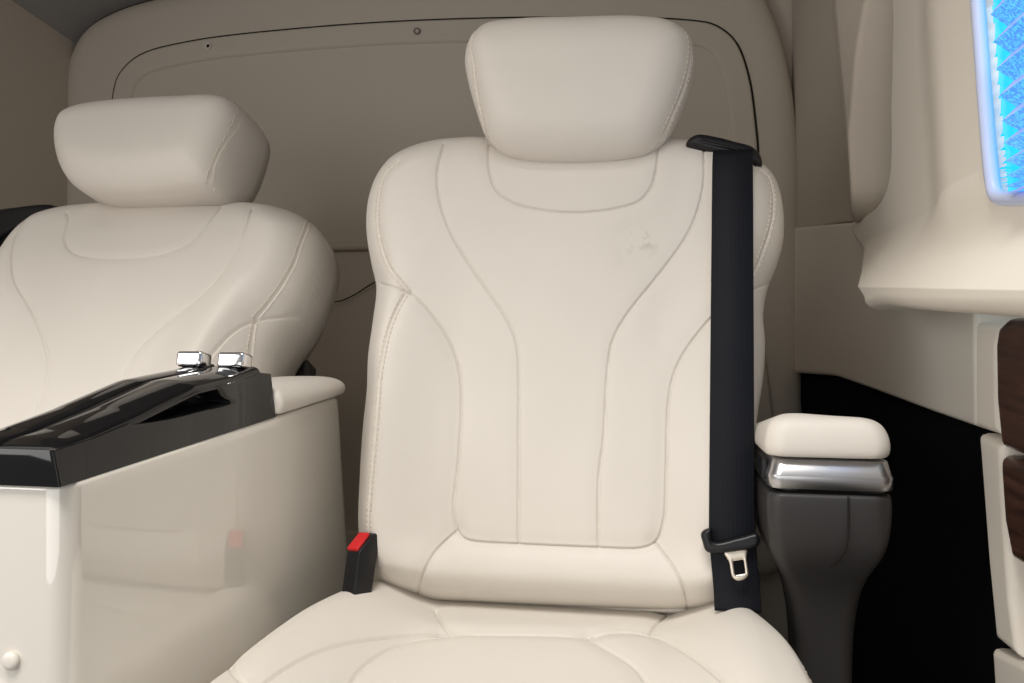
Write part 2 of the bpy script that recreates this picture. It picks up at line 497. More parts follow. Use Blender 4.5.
FRH1 = Frame((0, 1.005, CZ + 0.33), (1, 0, 0), (0, math.sin(math.radians(-4)), math.cos(math.radians(-4))))
HS1 = headrest_surface(FRH1, HR_OUT, (0, 5, 10, 14))
HN0 = HS1.N.copy()
hl, hr = HS1.px(HR_L), HS1.px(HR_R)
for p in (hl, hr): HS1.seam(p, 0.0022, 0.0012, 0.0022, 0.008)
head1 = HS1.build('headrest', M['leather'], seat1, back=((0.0, -0.02), (0.01, -0.045), (0.04, -0.06)))
for p in (hl, hr): HS1.stitches([offset(p, .003), offset(p, -.003)], 'stitching', M['thread'], head1)
for sx in (-0.055, 0.055):
    tube('headrest_post', [(uc1 + 0.005 + sx, 1.055, CZ + 0.19), (uc1 + 0.005 + sx, 1.045, CZ + 0.29)], 0.006, M['satin'], seat1)

# cushion -------------------------------------------------------------------------
CUS_Z = CZ - 0.387
FRC = Frame((0, 0, CUS_Z), (1, 0, 0), (0, 1, 0))
XC = uc1 - 0.008
def cushion_surface(xc, y0, y1, hw):
    out = [(-hw + .015, y0 + .03), (-hw, y0 + .12), (-hw - .004, (y0 + y1) / 2), (-hw + .004, y1 - .16), (-hw + .04, y1 - .06), (-hw + .085, y1 - .012), (-hw + .14, y1),
           (0, y1 + .003), (hw - .14, y1), (hw - .085, y1 - .012), (hw - .04, y1 - .06), (hw - .004, y1 - .16), (hw + .004, (y0 + y1) / 2), (hw, y0 + .12), (hw - .015, y0 + .03), (hw - .06, y0),
           (0, y0 - .01), (-hw + .06, y0)]
    loop = spline([(xc + a, b) for a, b in out], 8, True)
    def extra(U, V, d):
        t = np.abs((U - xc) / hw); fade = sstep(0, .035, d)
        bol = 0.034 * sstep(0.46, 0.80, t) * sstep(1.25, 0.90, t) * (0.75 + 0.25 * sstep(y0 + .02, y0 + .3, V)) * fade
        dip = 0.001 * sstep(y1 - .10, y1 - .045, V) * sstep(.62, .40, t)
        return bol + dip
    return Pillow(FRC, loop, (0, 5 * 8, 9 * 8, 14 * 8), 400, 380, 0.072, 0.055, 2.4, extra, smooth=60)
CS = cushion_surface(XC + .003, 0.42, 0.965, 0.277)
CU_REAR = [(440, 634), (470, 632), (520, 632), (560, 633), (588, 635)]
CU_BL = [(266, 679), (291, 662), (328, 645), (373, 636), (415, 631), (440, 627)]
CU_BL2 = [(455, 630), (447, 626), (442, 620), (436, 609)]
CU_BR2 = [(650, 632), (656, 622), (668, 612)]
CU_BR = [(742, 697), (722, 676), (690, 652), (665, 638), (650, 632), (620, 630), (594, 632)]
CU_IL = [(350, 683), (360, 668), (377, 654), (403, 641), (447, 634)]
CU_IR = [(655, 700), (648, 683), (635, 665), (612, 650), (590, 638)]
for p, a in (([(228, 660), (233, 670), (246, 682)], .7), (CU_BL, .8), (CU_BR, .8), (CU_BL2, .8), (CU_BR2, .8), (CU_IL, .7), (CU_IR, .7), (CU_REAR, 1.0)):
    pp = CS.px(p, 8)
    CS.seam(pp, 0.0052 * a, 0.0015, 0.0034 * a, 0.013)
cush = CS.build('seat_cushion', M['leather'], seat1, back=((0.0, -0.03), (0.004, -0.075), (0.02, -0.10)))
rim = np.array(spline([(XC - .265, .47), (XC - .267, .6), (XC - .261, .76), (XC - .228, .88)], 10))
rim2 = rim.copy(); rim2[:, 0] = 2 * XC - rim2[:, 0]
for a_, b_ in ((rim, .006), (rim2, -.006)): CS.stitches([a_, offset(a_, b_)], 'stitching', M['thread'], cush)
# pedestal
loft('pedestal', [[(x, y, z) for x, y in rrect(XC - w, XC + w, .5 , .9, .04)] for z, w in ((0.0, .2), (.06, .2), (.09, .17), (.25, .17), (.30, .22), (.325, .22))], M['blackplastic'], seat1)
loft('recliner_bracket', [[(x, y, z) for x, y in rrect(XC - .2, XC + .2, a, b, .01)] for z, a, b in ((.31, .85, .97), (.45, .97, 1.03), (.60, 1.02, 1.05))], M['blackplastic'], seat1)

# armrest on the wall side -----------------------------------------------------------
AY = 0.80
def ax_(px, y=AY): return at_y((px, 450), y)[0]
def az_(py, px=825, y=AY): return at_y((px, py), y)[2]
xl, xr = ax_(768.5), ax_(898.5)
zt, zp, zc, zb = az_(415), az_(459), az_(490), az_(575)
dep = 0.17
rings = []
prof = [(az_(683), .036, -.026, .05, .12), (az_(640), .034, -.024, .045, .13), (az_(600), .026, -.020, .035, .14), (az_(580), .014, -.014, .02, .15), (az_(562), .005, -.006, .008, .165), (az_(540), .001, -.001, .002, .17), (az_(515), -.001, 0, 0, .17), (az_(497), .0, .0, .0, .17), (az_(492), .004, .004, .004, .165)]
prof = [(0.30, .036, -.026, .05, .12)] + prof
for z, l, r_, f, b in prof:
    rings.append([(x, y, z) for x, y in rrect(xl + l, xr - abs(r_), AY + f, AY + b, (.022, .016, .016, .014), 6)])
arm = loft('armrest', rings, M['blackleather'], seat1)
sm = arm.modifiers.new('sub', 'SUBSURF'); sm.levels = 1; sm.render_levels = 2
loft('armrest_neck', [[(x, y, z) for x, y in rrect(xl + .003, xr - .003, AY + .003, AY + dep, .02, 6)] for z in (az_(493.5), az_(487))], M['piano'], arm)
rings = [[(x, y, z) for x, y in rrect(xl + .001 + i, xr - .001 - i, AY + .001 + i, AY + dep - i, (.014, .014, .012, .011), 6)] for z, i in
         ((az_(491), .003), (az_(490), .0006), (az_(478), .0), (az_(476.5), .0003), (az_(475), .0012), (az_(462), .0042), (az_(461), .006))]
loft('trim_band', rings, M['satin'], arm)
sp_ = spline([(xl + .62 * (xr - xl), AY - .0006, az_(496)), (xl + .62 * (xr - xl), AY - .0008, az_(520)), (xl + .60 * (xr - xl), AY - .0004, az_(548)), (xl + .54 * (xr - xl), AY + .010, az_(565)), (xl + .47 * (xr - xl), AY + .024, az_(580)), (xl + .46 * (xr - xl), AY + .034, az_(600))], 6)
tube('shell_seam', [tuple(p) for p in sp_], .0010, M['gap'], arm, 6)
rbox('release_button', ((xl + .0005), AY + .05, (az_(463) + az_(486)) / 2), (.006, .045, .020), .002, M['blackplastic'], arm)
pl, pr = xl - .002, xr - .004
padrings = []
H_ = zt - zp
for f, ins in ((0, .006), (.03, .001), (.2, -.001), (.45, .0), (.66, .003), (.80, .007), (.90, .014), (.97, .024), (1.0, .04)):
    ring = []
    for x, y in rrect(pl + ins * .8, pr - ins * 1.1, AY - .004 + ins, AY + dep - ins, max(.020 - ins * .1, .010), 6):
        ring.append((x, y, zp + H_ * f - f * .028 * (y - AY - .02) / dep + (.0015 if f > .9 else 0) * math.sin(x * 60)))
    padrings.append(ring)
pad = loft('armrest_pad', padrings, M['leather'], arm)
sm = pad.modifiers.new('sub', 'SUBSURF'); sm.levels = 1; sm.render_levels = 2

# belt guide on the shoulder
gp = [(686, 146), (688, 140), (697, 135), (715, 137), (735, 142), (752, 147), (760, 155), (762, 166), (757, 167), (735, 161), (712, 155), (695, 150)]
FRG = Frame((0, 1.00, CZ + .25), (1, 0, 0), (0, 0, 1))
G = Pillow(FRG, loop_from(gp, FRG, 6), (0, 2 * 6, 6 * 6, 8 * 6), 60, 30, 0.010, 0.010, 2, None)
guide = G.build('belt_guide', M['blackplastic'], seat1, back=((0, -.02), (.002, -.05), (.008, -.06)))
q = [FRG.xyz(*FRG.uv(p), 0.011) for p in [(699, 143), (712, 146), (735, 151), (752, 156)]]
tube('guide_rim', [tuple(x) for x in spline([tuple(a) for a in q], 6)], .0018, M['piano'], guide)

# ---- shoulder belt (main seat) -------------------------------------------------------
vs = np.linspace(S1.loop[:, 1].max() - .02, 0.06, 60)
ub = FR1.uv((731, 350), .05)[0]
hs = []
for v in vs:
    p = [S1.near(ub + du, v) for du in (-.026, -.013, 0, .013, .026)]
    hs.append(max(p))
hs = np.array(hs)
# taut strap: upper hull of the surface profile
hull = []
for i in range(len(vs)):
    while len(hull) >= 2:
        a, b = hull[-2], hull[-1]
        if (hs[b] - hs[a]) * (i - a) <= (hs[i] - hs[a]) * (b - a): hull.pop()
        else: break
    hull.append(i)
hh = np.interp(np.arange(len(vs)), hull, hs[hull]) + .004
belt = empty('seat_belt', tuple(FR1.xyz(ub, 0.05, .06)), 'black webbing seat belt hanging straight down the right front of the nearer seat', 'seat belt')
def on_strap(py, add=0.0, pxx=731):
    h = .06
    for _ in range(6):
        uv = FR1.uv((pxx, py), h); h = float(np.interp(-uv[1], -vs, hh)) + add
    return FR1.xyz(uv[0], uv[1], h)
pts = [on_strap(py, 0, 732.5 - 1.0 * (py - 160) / 380) for py in np.linspace(163, 549, 40)]
top = at_y((733, 150), 0.985)
pts = [np.array(top)] + pts
pts = spline(pts, 2)
wpx = np.linalg.norm(at_y((752, 300), .97) - at_y((712.5, 300), .97)) / 2
ribbon('webbing', pts, wpx, (1, 0, 0), .0016, M['webbing'], belt)
low = [on_strap(py, .001, pxx) for k, (py, pxx) in enumerate(((545, 733), (560, 734), (580, 736), (594, 737), (612, 738)))]
ribbon('lap_strap', spline(low, 4), wpx * 1.02, (1, 0, 0), .0016, M['webbing'], belt)
# tongue
tA, tB = on_strap(548, .008, 703), on_strap(536, .008, 757)
FRT = Frame(on_strap(541, .009, 731), (1, 0, 0), FR1.v)
tg = [(703, 543), (701, 534), (704, 530), (711, 528.5), (713, 541), (740, 536.5), (757, 533), (760, 540), (757, 547), (735, 551), (714, 553.5), (706, 551)]
T = Pillow(FRT, loop_from(tg, FRT, 5), (0, 3 * 5, 6 * 5, 8 * 5), 70, 24, 0.005, 0.005, 2, None)
tongue = T.build('tongue', M['blackplastic'], belt, back=((0, -.004), (.002, -.007)))
# latch plate with a rectangular opening
outer = spline([(724, 552), (729, 562), (731, 573), (733, 578), (737, 580.5), (744, 579.5), (748, 576), (747.5, 565), (746.5, 556), (748, 549), (736, 550)], 6, True)
inner = rrect(0, 1, 0, 1, .12, 4)
innerpx = np.array([np.array((733, 561)) + a * np.array((10.5, -1.5)) + b * np.array((1.8, 14)) for a, b in inner])
def ring_plate(name, outer, inner, fr, n0, n1, mat, parent, m=72):
    o = np.array([fr.uv(p) for p in outer]); i = np.array([fr.uv(p) for p in inner])
    c = i.mean(0)
    def sortres(a):
        a = resample(np.r_[a, a[:1]], np.linspace(0, 1, 400))[:-1]
        g = np.arctan2(a[:, 1] - c[1], a[:, 0] - c[0]); k = np.argsort(g); a, g = a[k], g[k]
        gg = np.linspace(-math.pi, math.pi, m, endpoint=False)
        rr = np.interp(gg, np.r_[g - 2 * math.pi, g, g + 2 * math.pi], np.tile(np.linalg.norm(a - c, axis=1), 3))
        return c + np.stack([np.cos(gg), np.sin(gg)], 1) * rr[:, None]
    o2, i2 = sortres(o), sortres(i)
    e = (o2 - i2) * .18
    rings = [fr.xyz(x[:, 0], x[:, 1], np.full(m, n)) for x, n in ((i2, n0), (i2, n1 - .0006), (i2 + e, n1), (o2 - e, n1), (o2, n1 - .0008), (o2, n0), (i2, n0))]
    return loft(name, rings, mat, parent, caps=False)
ring_plate('latch_plate', outer, innerpx, FRT, -.0015, .0015, M['steel'], belt)

# buckle -----------------------------------------------------------------------------
bc = at_y((360.5, 563), 0.850)
buckle = empty('seat_belt_buckle', (bc[0], bc[1], bc[2] - .03), 'black belt buckle with a red push button between console and seat', 'seat belt buckle')
Rb = Matrix.Rotation(math.radians(-24), 4, 'Z') @ Matrix.Rotation(math.radians(-6), 4, 'Y') @ Matrix.Rotation(math.radians(-12), 4, 'X')
def wedge(name, prof, w, r, mat, parent, mtx, seg=3):
    """side profile (y, z) pulled out across X, edges rounded"""
    bm = bmesh.new()
    A = [bm.verts.new((-w / 2, y, z)) for y, z in prof]; B = [bm.verts.new((w / 2, y, z)) for y, z in prof]
    n = len(prof); bm.faces.new(A); bm.faces.new(B[::-1])
    for i in range(n): bm.faces.new((A[i], B[i], B[(i + 1) % n], A[(i + 1) % n]))
    bmesh.ops.recalc_face_normals(bm, faces=bm.faces)
    bmesh.ops.bevel(bm, geom=list(bm.edges), offset=r, segments=seg, profile=0.5, affect='EDGES')
    bmesh.ops.transform(bm, matrix=mtx, verts=bm.verts)
    me = bpy.data.meshes.new(name); bm.to_mesh(me); bm.free()
    return link(name, me, mat, parent)
MB_ = Matrix.Translation(bc) @ Rb
wedge('buckle_body', [(-.017, -.045), (.010, -.045), (.019, .030), (.012, .034), (.006, .032), (-.013, .013)], .0215, .0022, M['blackplastic'], buckle, MB_)
wedge('push_button', [(-.0125, .0115), (.0045, .0290), (.003, .0330), (-.0145, .0150)], .0165, .0008, M['red'], buckle, MB_ @ Matrix.Translation((-.001, 0, .0015)), 2)
tube('buckle_stalk', [bc + np.array((0, 0, -.03)), bc + np.array((.0, .02, -.10)), bc + np.array((.03, .04, -.16))], .008, M['blackplastic'], buckle)

# ================================================================== LEFT SEAT
REC2 = math.radians(32)
SC2 = 1.20
X2 = -0.823
dx = X2 - uc1
YW2 = math.radians(-6)
cy2, sy2 = math.cos(YW2), math.sin(YW2)
u2 = np.array((cy2, sy2, 0)); v2 = np.array((-sy2 * math.sin(REC2), cy2 * math.sin(REC2), math.cos(REC2)))
FR2 = Frame(np.array((X2, 0.806, CZ - 0.410)) - u2 * uc1, u2, v2)
seat2 = empty('captain_seat', (X2, 0.6, 0.0), 'cream leather captain seat at the left, reclined and partly hidden by the console', 'seat', 'captain seats')
S2 = Pillow.__new__(Pillow); S2.fr = FR2; S2.loop = S1.loop; S2.d = S1.d
nar = lambda v: 0.91 * (.84 + .16 * sstep(.12, .40, v))
S2.V = S1.V * SC2; S2.U = (S1.U - uc1) * SC2 * nar(S2.V) + uc1; S2.N = N0 * SC2
P2 = dict(col=[(66, 212), (66.8, 221), (63, 239), (70, 251), (91, 257), (119.5, 258), (151, 255.5), (183, 245.7), (200, 231.6), (214.5, 214), (221, 206)],
          ir=[(252, 208), (242.6, 235), (225, 266.8), (200, 295), (169, 321), (144, 344), (130, 362), (122, 385), (118, 420)],
          il=[(24, 219), (13, 240), (12.3, 277), (28, 305.5), (42, 337), (47.5, 362), (44, 386), (37, 404), (30, 440)],
          wing=[(315, 314), (281, 316), (253, 319.5), (232, 330), (214.5, 347.7), (204, 362), (196, 390)],
          shr=[(311, 219), (302, 238.7), (292, 266.8), (274, 295), (253, 318)], sr=[(253, 319.5), (250, 347.7), (248, 380)])
P2 = {k: S2.px(v) for k, v in P2.items()}
for k, d in P2.items():
    if k in ('il', 'ir', 'col'): S2.seam(d, 0.0036, 0.0013, 0.0014, 0.009)
    elif k in ('shr', 'sr'): S2.seam(d, 0.0022, 0.0012, 0.001, 0.006)
    else: S2.seam(d, 0.0036, 0.0013, 0.003, 0.012)
b2 = S2.build('backrest', M['leather'], seat2, back=((0.0, -0.03), (0.004, -0.06), (0.02, -0.085), (0.06, -0.09)))
for k in ('shr', 'sr'): S2.stitches([offset(P2[k], .0022), offset(P2[k], -.0020)], 'stitching', M['thread'], b2)
# headrest
hc = HS1.loop.mean(0)
th = math.radians(20)
HC2 = at_y((153, 151), 1.16)
vh2 = np.array((-sy2 * math.sin(th), cy2 * math.sin(th), math.cos(th)))
FRH2 = Frame(HC2, u2, vh2)
HR2 = [(80, 190), (72, 178), (67, 157), (68, 140), (76, 124), (94, 114), (132, 108), (198, 104.5), (230, 104), (243, 109), (247, 121), (240, 150),
       (228, 176), (215, 190), (192, 196), (150, 200), (114, 200.5), (94, 197)]
HS2 = headrest_surface(FRH2, HR2, (0, 5, 9, 13), 0.060, 0.060)
hr2 = HS2.px([(255, 102), (242.6, 116), (225, 140.6), (212.7, 165), (209, 188)])
HS2.seam(hr2, 0.0020, 0.0011, 0.0010, 0.006)
head2 = HS2.build('headrest', M['leather'], seat2, back=((0.0, -0.03), (0.001, -0.055), (0.010, -0.08), (0.04, -0.095)))
HS2.stitches([offset(hr2, .0016), offset(hr2, -.0013)], 'stitching', M['thread'], head2)
for sx in (-0.065, 0.065):
    tube('headrest_post', [(X2 + sx, 1.17, CZ + 0.17), (X2 + sx, 1.20, CZ + 0.29)], 0.006, M['satin'], seat2)

# ================================================================== CONSOLE
KX0, KX1 = -0.530, -0.420      # left and right side at the rim
kf = at_x((65, 487), KX1); kr = at_x((275, 418), KX1); ke = at_x((345, 394), KX1)
KY0, KY1 = kf[1], ke[1]
console = empty('center_console', ((KX0 + KX1) / 2, (KY0 + KY1) / 2, 0.0), 'glossy cream centre console with black lidded top between the two seats', 'console')
def ktop(y): return kf[2] + (kr[2] - kf[2]) * (y - kf[1]) / (kr[1] - kf[1])
rings = []
for f, out in ((0.0, .036), (.25, .028), (.5, .018), (.75, .008), (.97, .0008), (.985, .0), (.995, -.001), (1.0, -.004)):
    ring = []
    for x, y in rrect(KX0, KX1, KY0 - out * .1, KY1 + out * .8, (.018, .03, .03, .018), 8):
        fl = out * (.10 + 1.1 * float(sstep(.90, 1.02, y))) if x > (KX0 + KX1) / 2 else 0
        ring.append((x + fl, y, ktop(y) * f))
    rings.append(ring)
loft('body', rings, M['lacquer'], console)
cap = at_y((11, 661), KY0 - .002)
mcap = []
for k, (r_, dy) in enumerate(((.0066, .002), (.0066, -.001), (.0058, -.0022), (.003, -.003))):
    mcap.append([(cap[0] + r_ * math.cos(a), cap[1] + dy, cap[2] + r_ * math.sin(a)) for a in np.linspace(0, 2 * math.pi, 24, endpoint=False)])
loft('screw_cap', mcap, M['whiteplastic'], console)
# black top: base block with a scooped right side
KL1 = kr[1] + .004                    # rear end of the black top
lf = at_x((67, 449), KX1); lr_ = at_x((268, 372), KX1); 
ny, nz = 130, 40
ys = np.linspace(KY0 - .004, KL1, ny)
def ltop(y):
    f = (y - KY0) / (KL1 - KY0)
    return np.interp(f, [0, .12, .3, .55, .8, .93, 1.0], [lf[2], lf[2] + .004, lf[2] + .014, lf[2] + .032, lr_[2] - .006, lr_[2], lr_[2] - .002])
FRK = Frame((KX1, 0, 0), (0, 1, 0), (0, 0, 1))
scoop = np.array([FRK.uv(p) for p in spline([(137, 425), (143, 418), (175, 404), (205, 391), (219, 385), (226, 387), (232, 397), (240, 402), (244, 402), (210, 412), (170, 422)], 6, True)])
def inside(U, V, poly):
    r = np.zeros(U.shape, bool); n = len(poly)
    for i in range(n):
        a, b = poly[i], poly[(i + 1) % n]
        c = (a[1] > V) != (b[1] > V)
        with np.errstate(divide='ignore', invalid='ignore'):
            r ^= c & (U < (b[0] - a[0]) * (V - a[1]) / (b[1] - a[1]) + a[0])
    return r
zsn = np.linspace(0, 1, nz)
Yg, Fg = np.meshgrid(ys, zsn, indexing='ij')
tops = np.array([ltop(y) for y in ys]); bots = np.array([ktop(y) for y in ys]) + .0005
Zg = bots[:, None] + (tops - bots)[:, None] * Fg
dd = dist_poly(Yg, Zg, scoop, True); ins = inside(Yg, Zg, scoop)
sink = np.where(ins, .022 * sstep(0, .010, dd), 0)
lean = .006 * Fg
Xg = KX1 - .001 - lean - sink - .004 * (Fg > .985)
V = np.stack([Xg, Yg, Zg], -1).reshape(-1, 3)
idx = np.arange(ny * nz).reshape(ny, nz)
q = np.stack([idx[:-1, :-1], idx[1:, :-1], idx[1:, 1:], idx[:-1, 1:]], -1).reshape(-1, 4)
# other faces of the block
kx0 = KX0 + .002
VL = np.stack([np.full(ny, kx0), ys, bots], -1); VLt = np.stack([np.full(ny, kx0 + .006), ys, tops], -1)
o1 = len(V); V = np.r_[V, VL, VLt]
bl = o1 + np.arange(ny); tl = o1 + ny + np.arange(ny)
q = np.r_[q, np.stack([idx[:-1, -1], idx[1:, -1], tl[1:], tl[:-1]], -1), np.stack([tl[:-1], tl[1:], bl[1:], bl[:-1]], -1), np.stack([bl[:-1], bl[1:], idx[1:, 0], idx[:-1, 0]], -1)]
polys = [tuple(idx[0].tolist() + [int(tl[0]), int(bl[0])]), tuple(idx[-1, ::-1].tolist() + [int(bl[-1]), int(tl[-1])][::1])]
me = mesh_np('lid_base', V, q, polys)
bm = bmesh.new(); bm.from_mesh(me); bmesh.ops.recalc_face_normals(bm, faces=bm.faces); bm.to_mesh(me); bm.free()
base = link('lid_base', me, M['piano'], console)
bv = base.modifiers.new('bv', 'BEVEL'); bv.width = .0018; bv.segments = 3; bv.limit_method = 'ANGLE'; bv.angle_limit = math.radians(55)
md = base.modifiers.new('es', 'EDGE_SPLIT'); md.split_angle = math.radians(40)
# two sculpted lids
def lid(x0, x1, ridge, side):
    nx, nyy = 36, 90
    yy = np.linspace(KY0 + .002, KL1 - .022, nyy); ss = np.linspace(0, 1, nx)
    rings = []
    for y in yy:
        f = (y - KY0) / (KL1 - KY0)
        w = (x1 - x0); b = ltop(y) - .001
        hgt = .0045 + .006 * math.sin(min(f * 1.15, 1) * math.pi * .6)
        if f < .05: hgt *= .55 + .45 * f / .05
        row = []
        for s_ in ss:
            prof = (1 - abs(2 * (s_ - ridge) / (2 * max(ridge, 1 - ridge)))**2.2)
            edge = min(1, (min(s_, 1 - s_) / .07)) ** .5
            row.append((x0 + w * s_, y, b + hgt * max(prof, 0) * .7 * edge + hgt * .35 * edge))
        row += [(x1, y, b - .003), (x0, y, b - .003)]
        rings.append(row)
    o = loft('lid', rings, M['piano'], console)
    m2 = o.modifiers.new('es', 'EDGE_SPLIT'); m2.split_angle = math.radians(45)
    return o
xm = (KX0 + KX1) / 2 - .004
lidR = lid(xm + .0015, KX1 - .008, .35, 1)
lidL = lid(KX0 + .008, xm - .0015, .6, -1)
for (p, par) in (((194, 360), lidL), ((235, 361), lidR)):
    hy = KL1 - .035
    c = at_y(p, hy)
    rbox('hinge', c, (.031, .022, .017), .0035, M['chrome'], par, Matrix.Rotation(math.radians(-11), 4, 'X'), 4)
# soft pad behind the lid
pr_ = []
PY0, PY1 = KL1 + .001, KY1 + .012
for f, ins in ((0, .004), (.12, .0), (.4, -.002), (.65, .001), (.82, .006), (.94, .014), (1, .026)):
    ring = []
    for x, y in rrect(KX0 + .006 + ins, KX1 + .004 - ins, PY0 + (ins if f > .5 else 0), PY1 - ins, (.006, .03, .03, .006), 8):
        yy = (y - PY0) / (PY1 - PY0)
        ring.append((x, y, ktop(y) + .0005 + f * (.026 + .010 * (1 - yy))))
    pr_.append(ring)
cp_ = loft('armrest_pad', pr_, M['leather'], console)
sm = cp_.modifiers.new('sub', 'SUBSURF'); sm.levels = 1; sm.render_levels = 2

# left seat: cushion, shell, guide
CS2 = cushion_surface(X2 - .01, 0.30, 0.84, 0.272)
CS2.fr = Frame((0, 0, CUS_Z - .03), (1, 0, 0), (0, 1, 0))
CS2.build('seat_cushion', M['leather'], seat2, back=((0.0, -0.03), (0.004, -0.075), (0.02, -0.10)))
loft('pedestal', [[(x, y, z) for x, y in rrect(X2 - .01 - w, X2 - .01 + w, .35, .75, .04)] for z, w in ((0.0, .2), (.06, .2), (.09, .17), (.24, .17), (.28, .22), (.30, .22))], M['blackplastic'], seat2)
# rear shell of the left seat
shl = []
for v, hw_, n in ((.02, .22, -.085), (.20, .25, -.10), (.34, .265, -.105), (.42, .262, -.10), (.47, .25, -.09)):
    pass
loft('back_shell', [[tuple(FR2.xyz(uc1 + a * SC2, v * SC2, n)) for a, n in ((-h, -.075), (h, -.075), (h, -.115), (-h, -.115))] for v, h in ((.02, .20), (.15, .215), (.28, .225), (.36, .235), (.42, .22))], M['blackplastic'], seat2)
FRG2 = Frame((0, 1.25, CZ + .2), (1, 0, 0), (0, 0, 1))
gp2 = [(-38, 245), (-30, 222), (-10, 212), (20, 207), (45, 204.5), (54, 206), (59, 213), (55, 219), (30, 226), (5, 238), (-20, 255)]
G2 = Pillow(FRG2, loop_from(gp2, FRG2, 6), (0, 2 * 6, 5 * 6, 8 * 6), 60, 30, 0.010, 0.010, 2, None)
G2.build('belt_guide', M['blackplastic'], seat2, back=((0, -.02), (.002, -.05), (.008, -.06)))

# ================================================================== ROOM
BY = 1.80
FRB = Frame((0, BY, 0), (1, 0, 0), (0, 0, 1))
def slab(name, mat, fr, pxs, corners, nu, nv, H, R, extra=None, nsp=6, raw=False, back=None, off=0.0, p=2.0, parent=None, seams=(), skip=None, smooth=0, umin=None):
    if raw:
        loop = np.array([fr.uv(q, off) for q in pxs]); k = 1
    else:
        loop = loop_from(pxs, fr, nsp, off); k = nsp
    S = Pillow(fr, loop, [c * k for c in corners], nu, nv, H, R, p, extra, smooth=smooth)
    for s_ in seams: S.seam(S.px(s_, 8), .004, .0022, 0, .01)
    if umin is not None: S.U = np.maximum(S.U, umin)
    o = S.build(name, mat, parent, back=back if back is not None else ((0, -.004),), skip=skip)
    return S, o
def plane(name, pts, mat):
    me = bpy.data.meshes.new(name); me.from_pydata([tuple(p) for p in pts], [], [tuple(range(len(pts)))]); me.update()
    return struct(link(name, me, mat, smooth=False))
XR = 0.335; XL = -1.50; ZT = CZ + .80
def box(name, x0, x1, y0, y1, z0, z1, mat):
    bm = bmesh.new(); bmesh.ops.create_cube(bm, size=1)
    for v in bm.verts: v.co = Vector(((x0 + x1) / 2 + v.co.x * (x1 - x0), (y0 + y1) / 2 + v.co.y * (y1 - y0), (z0 + z1) / 2 + v.co.z * (z1 - z0)))
    me = bpy.data.meshes.new(name); bm.to_mesh(me); bm.free()
    return struct(link(name, me, mat, smooth=False))
box('floor', XL - .05, XR + .15, -.4, BY + .1, -.05, 0, M['carpet'])
box('wall_back', XL - .05, XR + .15, BY + .03, BY + .08, 0, CZ + 1.0, M['wall'])
arch = [(-200, 150), (40, 100), (66, 64), (70, 54), (80, 38), (100, 20), (140, 4), (200, -10), (330, -24), (500, -34), (640, -36), (740, -30), (830, -20), (960, 0)]
arch = spline([at_y(p, BY)[[0, 2]] for p in arch], 6)
rings = []
for y_, dz in ((BY + .08, 0.0), (BY - .3, .045), (.36, .16)):
    rings.append([(x, y_, z + dz) for x, z in arch] + [(x, y_, z + dz + .03) for x, z in arch[::-1]])
ceil_ = struct(loft('ceiling', rings, M['ceiling']))
ceil_.modifiers.new('es', 'EDGE_SPLIT')
ZT = ZT + .15
box('wall_left', XL - .05, XL, .2, BY + .08, 0, ZT, M['trim'])
box('wall_right', XR + .12, XR + .15, .3, BY + .08, 0, CZ + 1.0, M['wall'])
# rounded rear frame
frame_px = [(67, 560), (67, 400), (67, 200), (68, 110), (73, 60), (88, 32), (120, 12), (180, -4), (330, -20), (500, -30), (640, -34), (720, -30), (756, -12), (776, 25), (790, 80), (797, 140), (800, 240), (801, 400), (801, 560), (500, 560), (250, 560)]
SB, fo = slab('trim_1', M['wall'], FRB, frame_px, (0, 5, 13, 18), 260, 200, .03, .05, back=((0, -.02),), off=0)
struct(fo)
# recessed tailgate panel
FRP = Frame((0, BY - .030, 0), (1, 0, 0), (0, 0, 1))
panel_px = [(112, 540), (112, 300), (112, 140), (114, 95), (120, 75), (140, 56), (190, 42), (300, 29), (420, 21), (560, 18), (690, 21), (715, 26), (735, 42), (748, 75), (756, 130), (758, 160), (760, 300), (760, 540), (500, 540)]
def pan_extra(U, V, d):
    return -.014 * sstep(.050, .064, d) - .008 * np.exp(-((d - .062) / .009)**2)
SP, po = slab('trim_2', M['wall'], FRP, panel_px, (0, 5, 11, 17), 300, 240, .007, .006, pan_extra, back=((0, -.002),), smooth=0)
struct(po)
seal = [FRP.xyz(*u, .001) for u in SP.loop[6:15 * 6]]
struct(tube('trim_13', [tuple(x) for x in seal], .0032, M['gap']))
seal = [FRB.xyz(*u, .002) for u in SB.loop[6:7 * 6]]
struct(tube('trim_14', [tuple(x) for x in seal], .004, M['gap']))
